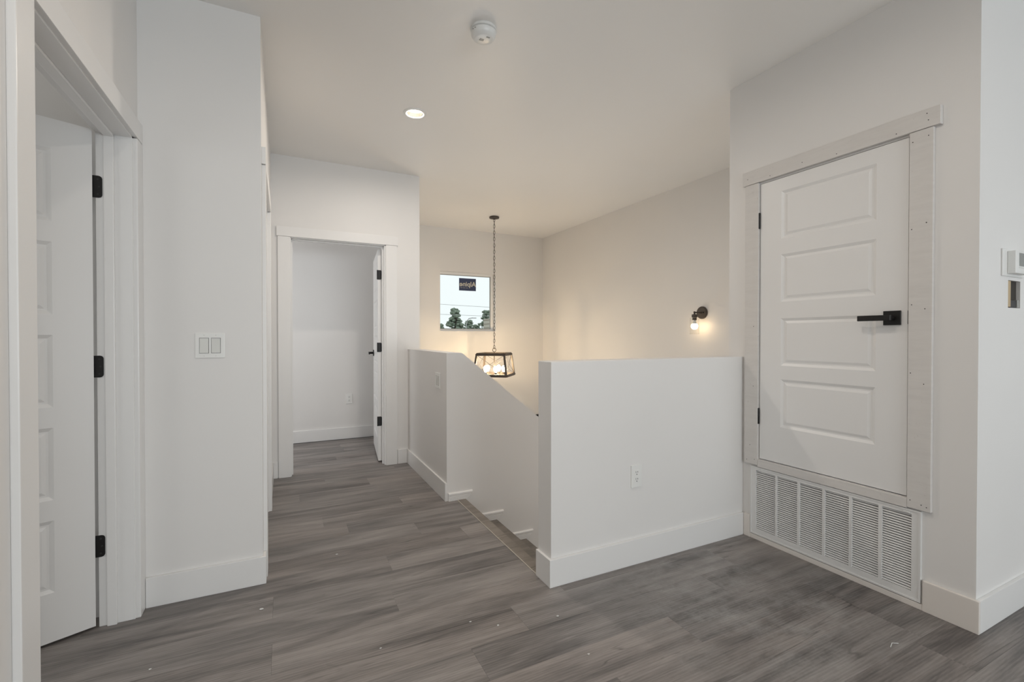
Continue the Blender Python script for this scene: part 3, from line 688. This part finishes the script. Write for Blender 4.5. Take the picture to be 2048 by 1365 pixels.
b = BM(); box(b, 10.25, 14.2, 22.6, 24.4, -3.1, 2.2); obj('wall', b, 'siding', bl)
for i in range(8):
    b = BM(); box(b, 10.22, 14.23, 22.57, 24.43, 2.12 - i * 0.22, 2.15 - i * 0.22); obj('course_joint', b, 'ground', bl)
for nm, dz0, dz1, s in (('upper thin power line crossing the window sky', 2.594, 2.464, 0), ('lower thin power line crossing behind the pine tops', 2.16, 2.074, 1)):
    pts = []
    for i in range(25):
        u = -5 + 11 * i / 24; sag = 0.012 * (u - 0.5) ** 2
        pts.append((6.067 + 1.923 * u, 19.31 - 0.95 * u, dz0 + (dz1 - dz0) * u + sag))
    b = BM(); tube(b, pts, 0.008, 5); tag(obj('power_line', b, 'wire'), nm, 'power line')
sl = thing('street_lamp', 'thin curved street lamp outside between the pines', 'street lamp', (8.5, 22.55, -3.1))
b = BM(); tube(b, [(8.5, 22.55, -3.1), (8.5, 22.55, 1.7), (8.53, 22.53, 2.0), (8.62, 22.48, 2.13), (8.80, 22.40, 2.17)], 0.025, 6); obj('pole', b, 'wire', sl)
b = BM(); box(b, 8.76, 8.98, 22.33, 22.43, 2.14, 2.18, 0.01); obj('lamp_head', b, 'wire', sl)

# ------------------------------------------------------------------ pendant lantern
PX, PY = 2.410, 5.385
pd = thing('pendant_light', 'dark metal cage pendant with five lit bulbs on chain', 'pendant light', (PX, PY, H), R(-40))
def zl(z): return z - H
b = BM(); lathe(b, [(0.060, 0), (0.064, -0.006), (0.062, -0.020), (0.02, -0.026), (0.008, -0.036)], (0, 0, 0), 'Z', 32); obj('canopy', b, 'bronze', pd, smooth=True, local=True)
lk = BM(); pts = []
for i in range(14):
    a = 2 * math.pi * i / 14; pts.append((0.0105 * math.cos(a), 0, 0.016 * math.sin(a) + (0.008 if math.sin(a) > 0.01 else -0.008 if math.sin(a) < -0.01 else 0)))
tube(lk, pts, 0.0026, 6, closed=True); lk_me = mesh('chain_link', lk, True); lk_me.materials.append(M['bronze'])
zt, zb = H - 0.040, 1.055; n = int((zt - zb) / 0.0405)
for i in range(n + 1):
    o = link_mesh('chain_link', lk_me, pd, (0, 0, zl(zt - (zt - zb) * i / n))); o.rotation_euler = (0, 0, R(90 * (i % 2) + 20))
b = BM(); tube(b, [(0.004 * math.sin(i * 0.9), 0.004 * math.cos(i * 0.9), zl(zt - (zt - 1.03) * i / 40)) for i in range(41)], 0.0018, 5); obj('cord', b, 'bronze', pd, local=True)
b = BM(); tube(b, [(0.025 * math.cos(2 * math.pi * i / 24 ), -0.01 * math.cos(2 * math.pi * i / 24), zl(1.020) + 0.025 * math.sin(2 * math.pi * i / 24)) for i in range(24)], 0.0042, 8, closed=True); obj('hanging_ring', b, 'bronze', pd, smooth=True, local=True)
b = BM(); lathe(b, [(0.006, zl(0.70)), (0.006, zl(0.995))], (0, 0, 0), 'Z', 12); obj('stem', b, 'bronze', pd, local=True)
TH, BHF = 0.178, 0.212
def frame_bars(hw, z0, z1, t, nm):
    for s in (-1, 1):
        b = BM(); box(b, -hw, hw, s * hw - t / 2, s * hw + t / 2, zl(z0), zl(z1), 0.002, 1); obj(nm, b, 'bronze', pd, local=True)
        b = BM(); box(b, s * hw - t / 2, s * hw + t / 2, -hw + t / 2, hw - t / 2, zl(z0), zl(z1), 0.002, 1); obj(nm, b, 'bronze', pd, local=True)
frame_bars(TH, 0.950, 0.985, 0.020, 'top_rail'); frame_bars(BHF, 0.688, 0.722, 0.020, 'bottom_rail')
for sx in (-1, 1):
    for sy in (-1, 1):
        b = BM(); lo, hi = zl(0.690), zl(0.968)
        for z, hw in ((lo, BHF + 0.004), (hi, TH + 0.004)): pass
        A = []
        for z, hw in ((lo, BHF), (hi, TH)):
            A.append([b.verts.new((sx * hw + dx, sy * hw + dy, z)) for dx, dy in ((-0.011, -0.011), (0.011, -0.011), (0.011, 0.011), (-0.011, 0.011))])
        for i in range(4): b.faces.new((A[0][i], A[0][(i + 1) % 4], A[1][(i + 1) % 4], A[1][i]))
        b.faces.new(A[0][::-1]); b.faces.new(A[1])
        bmesh.ops.recalc_face_normals(b, faces=b.faces[:]); lg = obj('corner_post', b, 'bronze', pd, local=True)
        for z, hw in ((0.705, BHF), (0.967, TH)):
            s = BM(); lathe(s, [(0.006, -0.016), (0.006, 0.016)], (sx * hw, sy * hw, zl(z)), 'X', 8); lathe(s, [(0.006, -0.016), (0.006, 0.016)], (sx * hw, sy * hw, zl(z) + 0.004), 'Y', 8); obj('rivet', s, 'bronze', lg, local=True)
for s in (-1, 1):
    for d in (-1, 1):
        for ax in (0, 1):
            p, q = [d * (TH - 0.01), s * TH], [-d * (BHF - 0.01), s * BHF]
            if ax: p, q = p[::-1], q[::-1]
            b = BM(); tube(b, [(p[0], p[1], zl(0.952)), (q[0], q[1], zl(0.72))], 0.0022, 6); obj('cross_wire', b, 'bronze', pd, local=True)
for ax in (0, 1):
    b = BM(); w = BHF - 0.01
    box(b, *((-w, w, -0.009, 0.009) if ax == 0 else (-0.009, 0.009, -w, w)), zl(0.694), zl(0.706)); obj('base_bar', b, 'bronze', pd, local=True)
for k in range(5):
    a = R(13.69 - (8 + 72 * k)); cx, cy = 0.122 * math.cos(a), 0.122 * math.sin(a)
    b = BM(); box(b, 0, 0.122, -0.005, 0.005, zl(0.706), zl(0.714))
    bmesh.ops.rotate(b, verts=b.verts[:], cent=(0, 0, 0), matrix=Matrix.Rotation(a, 3, 'Z')); obj('socket_arm', b, 'bronze', pd, local=True)
    b = BM(); lathe(b, [(0.020, zl(0.708)), (0.021, zl(0.712)), (0.017, zl(0.716)), (0.017, zl(0.742))], (cx, cy, 0), 'Z', 16); sk = obj('socket', b, 'bronze', pd, smooth=True, local=True)
    b = BM(); lathe(b, [(0.013, zl(0.742)), (0.015, zl(0.755)), (0.0235, zl(0.768)), (0.0275, zl(0.781)), (0.027, zl(0.794)), (0.021, zl(0.807)), (0.012, zl(0.819)), (0.003, zl(0.821))], (cx, cy, 0), 'Z', 20); obj('bulb', b, 'bulb', pd, smooth=True, local=True)

# ------------------------------------------------------------------ wall sconce
SY, SZ = 3.167, 1.420
sc = thing('wall_sconce', 'dark metal wall sconce with clear glass shade, lit', 'wall lamp', (XW, SY, SZ))
b = BM(); lathe(b, [(0.060, 0.0), (0.060, -0.014), (0.054, -0.022), (0.012, -0.023)], (XW, SY, SZ), 'X', 36); obj('backplate', b, 'bronze', sc, smooth=True)
for dy in (-0.030, 0.030):
    b = BM(); lathe(b, [(0.005, -0.028), (0.005, -0.022)], (XW, SY + dy, SZ), 'X', 10); obj('screw', b, 'black', sc)
b = BM(); tube(b, [(XW - 0.020, SY, SZ), (XW - 0.115, SY, SZ)], 0.007, 10); lathe(b, [(0.013, -0.03), (0.010, -0.022)], (XW, SY, SZ), 'X', 16); obj('arm', b, 'bronze', sc, smooth=True)
cx = XW - 0.108
b = BM(); lathe(b, [(0.008, 0.010), (0.011, 0.006), (0.008, -0.006), (0.009, -0.016), (0.024, -0.018), (0.026, -0.022), (0.026, -0.044), (0.022, -0.048)], (cx, SY, SZ), 'Z', 24); obj('shade_holder', b, 'bronze', sc, smooth=True)
b = BM(); lathe(b, [(0.018, -0.050), (0.020, -0.054), (0.020, -0.072), (0.015, -0.074)], (cx, SY, SZ), 'Z', 20); obj('socket', b, 'bronze', sc, smooth=True)
b = BM(); lathe(b, [(0.020, -0.047), (0.040, -0.049), (0.043, -0.055), (0.043, -0.205), (0.040, -0.205), (0.040, -0.057), (0.037, -0.052), (0.020, -0.050)], (cx, SY, SZ), 'Z', 36, cap=False); obj('glass_shade', b, 'shade', sc, smooth=True)
b = BM(); lathe(b, [(0.0415, -0.203), (0.0435, -0.2045), (0.0435, -0.207), (0.0395, -0.207), (0.0395, -0.2045)], (cx, SY, SZ), 'Z', 36, cap=False); obj('glass_rim', b, 'shade', sc, smooth=True)
b = BM(); lathe(b, [(0.013, -0.074), (0.014, -0.094), (0.024, -0.108)], (cx, SY, SZ), 'Z', 24); obj('bulb_neck', b, 'plastic', sc, smooth=True)
b = BM(); lathe(b, [(0.024, -0.108), (0.030, -0.121), (0.031, -0.133), (0.027, -0.148), (0.016, -0.158), (0.004, -0.161)], (cx, SY, SZ), 'Z', 24); obj('bulb', b, 'bulb2', sc, smooth=True)

# ------------------------------------------------------------------ small debris on the floor
def crumb(x, y, r, seed, label):
    rnd = random.Random(seed); b = BM(); bmesh.ops.create_icosphere(b, subdivisions=1, radius=r)
    for v in b.verts: v.co = Vector((v.co.x * rnd.uniform(0.8, 1.6), v.co.y * rnd.uniform(0.6, 1.1), (v.co.z + r) * 0.35))
    o = obj('plaster_crumb', b, 'scratch'); o.location = (x, y, 0.0002); tag(o, label, 'plaster crumb', 'white plaster crumbs on the floor')
CRUMBS = [(0.255, 2.671, 0.0055, 'white crumb on the hall floor, farthest from the camera'), (-0.092, 2.277, 0.008, 'white crumb on the floor near the left baseboard end'),
          (-0.432, 2.041, 0.0045, 'white crumb on the floor nearest the left door'), (1.038, 1.662, 0.0055, 'white crumb on the floor just before the half wall corner'),
          (0.693, 1.791, 0.0045, 'white crumb on mid floor, left of a second crumb'), (0.785, 1.719, 0.0045, 'white crumb on mid floor, right of its neighbour crumb'),
          (0.326, 1.79, 0.004, 'tiny white crumb on the foreground floor left of centre'), (1.017, 1.411, 0.0045, 'white crumb on the foreground floor right of centre')]
SCRAP = [(2.076, 0.931), (2.108, 0.941), (2.124, 0.927)]
for i, c in enumerate(CRUMBS): crumb(*c[:2], c[2], i, c[3])
b = BM(); tube(b, [(SCRAP[0][0], SCRAP[0][1], 0.002), (SCRAP[1][0], SCRAP[1][1], 0.002), (SCRAP[2][0], SCRAP[2][1], 0.004)], 0.0014, 6)
tag(obj('plastic_scrap', b, 'scratch'), 'thin white V-shaped scrap on the floor below the grille', 'scrap')
